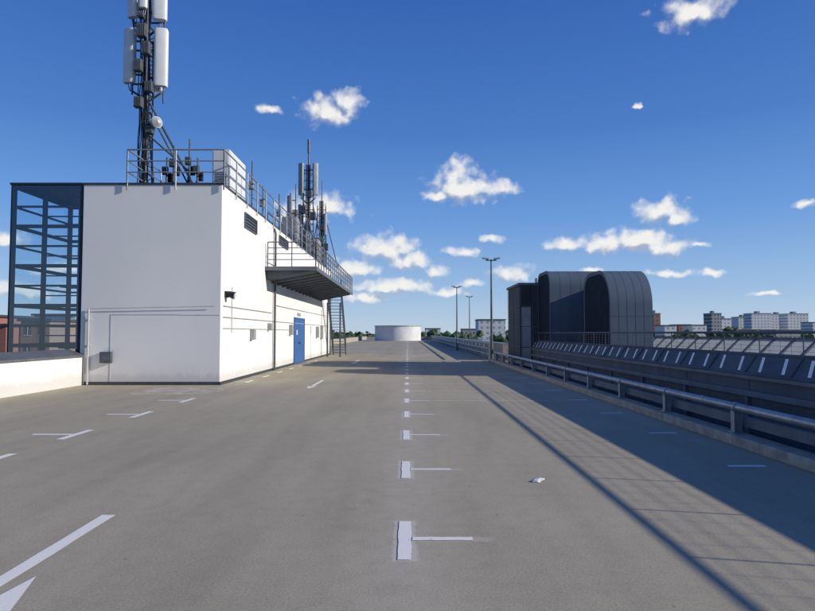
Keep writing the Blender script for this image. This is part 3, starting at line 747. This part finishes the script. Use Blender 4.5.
def forest():
    b=B()
    bm=bmesh.new();bmesh.ops.create_icosphere(bm,subdivisions=1,radius=1)
    tv=[v.co.copy() for v in bm.verts];tf=[tuple(v.index for v in f.verts) for f in bm.faces];bm.free()
    rnd=random.Random(11);trees=[]
    for i in range(700):
        d=rnd.uniform(240,900);x=rnd.uniform(-.72,.72)*d
        top=1.6+ (rnd.uniform(-5,3.6))*(d/600)+ (2.5 if rnd.random()<.06 else 0)
        trees.append((x,d,top))
    for i in range(14): trees.append((rnd.uniform(-95,-58),rnd.uniform(125,150),rnd.uniform(1,4.2)))
    for (x,y,top) in trees:
        r=rnd.uniform(3,6)
        for k in range(6):
            cx=x+rnd.uniform(-1,1)*r;cy=y+rnd.uniform(-1,1)*r;s=rnd.uniform(1.6,3.4);cz=top-s-rnd.random()**1.3*9
            n=len(b.v)
            for v in tv:
                q=1+.5*mnoise.noise(v*1.7+Vector((cx,cy,cz)));b.v.append((cx+v.x*s*q,cy+v.y*s*q,cz+v.z*s*q*.9))
            b.f+=[tuple(n+t for t in f) for f in tf]
            for j in range(12):
                a=rnd.uniform(0,6.28);u=rnd.uniform(-.3,1);c=math.sqrt(max(0,1-u*u));rr=s*rnd.uniform(.9,1.25)
                p=Vector((cx+c*math.cos(a)*rr,cy+c*math.sin(a)*rr,cz+u*rr));l=rnd.uniform(.3,.7)
                d1=Vector((rnd.uniform(-1,1),rnd.uniform(-1,1),rnd.uniform(-1,1))).normalized()*l;d2=Vector((rnd.uniform(-1,1),rnd.uniform(-1,1),rnd.uniform(-1,1))).normalized()*l
                n=len(b.v);b.v+=[tuple(p-d1),tuple(p+d2),tuple(p+d1)];b.f.append((n,n+1,n+2))
    me=bpy.data.meshes.new("forest");me.from_pydata(b.v,[],b.f);me.materials.append(M_leaf)
    o=bpy.data.objects.new("forest",me);COL.objects.link(o);o["kind"]="stuff";tag(o,"dark green far-off belt of tree crowns around the city","trees")
forest()
# ------------------------------------------------------------------ camera
cd=bpy.data.cameras.new("camera");cam=bpy.data.objects.new("camera",cd);COL.objects.link(cam)
cam.location=(0,0,EYE);cam.rotation_euler=(math.radians(90)+PITCH,0,0)
cd.sensor_width=36;cd.lens=36*F/815;cd.clip_start=.05;cd.clip_end=20000;scene.camera=cam
# ------------------------------------------------------------------ light
EL=math.radians(20.6);AZ=math.radians(11.5)
s=Vector((math.cos(EL)*math.cos(AZ),-math.cos(EL)*math.sin(AZ),math.sin(EL)))
sd=bpy.data.lights.new("sun",'SUN');sd.energy=4.5;sd.angle=math.radians(.53);sd.color=(1,.94,.84)
so=bpy.data.objects.new("sun",sd);COL.objects.link(so);so.rotation_euler=s.to_track_quat('Z','Y').to_euler();so.location=(30,-5,30)
# ------------------------------------------------------------------ world with clouds
w=bpy.data.worlds.new("World");scene.world=w;w.use_nodes=True;nt=w.node_tree;nt.nodes.clear();L=nt.links
sky=N(nt,'ShaderNodeTexSky',sky_type='NISHITA');sky.sun_disc=False;sky.sun_elevation=EL;sky.sun_rotation=math.atan2(s.x,s.y)
sky.altitude=50;sky.air_density=1.0;sky.dust_density=.2;sky.ozone_density=3
def pix(px,py):
    u=(px-407.5)/F;v=(305.5-py)/F
    d=Vector((u,math.cos(PITCH)-v*math.sin(PITCH),math.sin(PITCH)+v*math.cos(PITCH))).normalized()
    return math.atan2(d.x,d.y)*F,math.asin(d.z)*F
clouds=[(328,111,26,14),(346,102,17,12),(268,109,14,5),
(462,188,34,16),(458,172,20,15),(496,189,22,8),(438,196,12,8),
(692,11,30,13),(636,105,5,3),
(318,207,38,14),(300,217,26,10),
(386,247,32,15),(408,260,22,9),(356,268,26,12),
(436,271,11,8),(462,250,17,6),(512,273,20,9),(494,238,11,5),
(612,243,44,11),(640,238,30,13),(664,247,26,9),(568,245,22,7),(661,212,24,13),(678,219,13,7),
(666,273,18,4),(713,272,11,4),(700,244,8,3),(590,270,10,3),
(395,286,46,9),(366,298,20,7),(446,292,20,5),(472,284,16,5),
(765,295,12,2.5),(806,204,7,4),
(4,238,16,8),(20,290,34,9),(58,268,20,7)]
g=bpy.data.node_groups.new("cloud_density",'ShaderNodeTree')
g.interface.new_socket("P",in_out='INPUT',socket_type='NodeSocketVector');g.interface.new_socket("D",in_out='OUTPUT',socket_type='NodeSocketFloat')
gi=N(g,'NodeGroupInput');go_=N(g,'NodeGroupOutput');P=gi.outputs[0]
def vm(op,a,bv=None):
    n=N(g,'ShaderNodeVectorMath',operation=op)
    for i,v in ((0,a),(1,bv)):
        if v is None: continue
        if isinstance(v,tuple): n.inputs[i].default_value=v
        else: g.links.new(v,n.inputs[i])
    return n
def warp(P,scale,amp):
    n=noise(g,P,scale,3,.5);s1=vm('SUBTRACT',n.outputs['Color'],(.5,.5,.5));s2=vm('MULTIPLY',s1.outputs[0],(amp*1.2,amp*.9,0));return vm('ADD',P,s2.outputs[0]).outputs[0]
Pw=warp(P,.045,13);Pw=warp(Pw,.13,5)
cur=None
for (px,py,rx,ry) in clouds:
    cx,cy=pix(px,py)
    a=vm('SUBTRACT',Pw,(cx,cy-ry*.15,0));bq=vm('MULTIPLY',a.outputs[0],(1/rx,1/ry,0))
    c=vm('MULTIPLY',bq.outputs[0],(-1,-1.35,0));d=vm('MAXIMUM',bq.outputs[0],c.outputs[0]);l=vm('LENGTH',d.outputs[0])
    if cur is None:cur=l.outputs['Value']
    else: cur=fmath(g,'SMOOTH_MIN',cur,l.outputs['Value'],.25)
fb=noise(g,P,.075,6,.54)
vo=N(g,'ShaderNodeTexVoronoi',feature='SMOOTH_F1');vo.inputs['Scale'].default_value=.12;g.links.new(Pw,vo.inputs[0])
q=fmath(g,'SUBTRACT',1.12,cur)
q=fmath(g,'ADD',q,fmath(g,'MULTIPLY_ADD',fb.outputs[0],1.5,-.75))
q=fmath(g,'ADD',q,fmath(g,'MULTIPLY_ADD',vo.outputs['Distance'],-.8,.40))
g.links.new(q,go_.inputs[0])
tc=N(nt,'ShaderNodeTexCoord');nv=N(nt,'ShaderNodeVectorMath',operation='NORMALIZE');L.new(tc.outputs['Generated'],nv.inputs[0])
sp=N(nt,'ShaderNodeSeparateXYZ');L.new(nv.outputs[0],sp.inputs[0])
def mt(op,a,b_=None): return fmath(nt,op,a,b_)
az=mt('MULTIPLY',mt('ARCTAN2',sp.outputs[0],sp.outputs[1]),F);el=mt('MULTIPLY',mt('ARCSINE',sp.outputs[2]),F)
cb=N(nt,'ShaderNodeCombineXYZ');L.new(az,cb.inputs[0]);L.new(el,cb.inputs[1])
def dens(v):
    n=N(nt,'ShaderNodeGroup');n.node_tree=g;L.new(v,n.inputs[0]);return n.outputs[0]
D0=dens(cb.outputs[0])
of=N(nt,'ShaderNodeVectorMath',operation='ADD');L.new(cb.outputs[0],of.inputs[0]);of.inputs[1].default_value=(3.5,8,0)
D1=dens(of.outputs[0])
def sstep(v,a,b_,t0=0,t1=1):
    n=N(nt,'ShaderNodeMapRange',interpolation_type='SMOOTHSTEP');L.new(v,n.inputs[0])
    for i,x in enumerate((a,b_,t0,t1)):n.inputs[i+1].default_value=x
    return n.outputs[0]
alpha=sstep(D0,-.15,1.0)
lit=sstep(mt('SUBTRACT',D0,D1),-.62,.20)
ccol=mixc(nt,lit,(.47,.52,.62),(1.0,.99,.96))
alpha=mt('MULTIPLY',alpha,.98)
grad=ramp(nt,mt('MULTIPLY',sp.outputs[2],1.6),[(0,(.48,.62,.79)),(.10,(.32,.50,.78)),(.28,(.145,.33,.73)),(.5,(.065,.20,.58)),(.8,(.032,.122,.46)),(1,(.024,.095,.39))]).outputs[0]
hs=N(nt,'ShaderNodeHueSaturation');hs.inputs['Saturation'].default_value=1.1;hs.inputs['Value'].default_value=.12;L.new(sky.outputs[0],hs.inputs['Color'])
skyc=mixc(nt,.84,hs.outputs[0],grad)
b1=N(nt,'ShaderNodeBackground');b1.inputs[1].default_value=1.0;L.new(skyc,b1.inputs[0])
b2=N(nt,'ShaderNodeBackground');b2.inputs[1].default_value=.9;L.new(ccol,b2.inputs[0])
mx_=N(nt,'ShaderNodeMixShader');L.new(alpha,mx_.inputs[0]);L.new(b1.outputs[0],mx_.inputs[1]);L.new(b2.outputs[0],mx_.inputs[2])
reg=mt('MULTIPLY',mt('LESS_THAN',mt('ABSOLUTE',az),460),mt('MULTIPLY',mt('GREATER_THAN',el,-6),mt('LESS_THAN',el,360)))
b3=N(nt,'ShaderNodeBackground');b3.inputs[1].default_value=1.0;L.new(skyc,b3.inputs[0])
mo_=N(nt,'ShaderNodeMixShader');L.new(reg,mo_.inputs[0]);L.new(b3.outputs[0],mo_.inputs[1]);L.new(mx_.outputs[0],mo_.inputs[2])
wo=N(nt,'ShaderNodeOutputWorld');L.new(mo_.outputs[0],wo.inputs[0])
scene.view_settings.view_transform='Standard';scene.view_settings.look='None';scene.view_settings.exposure=0
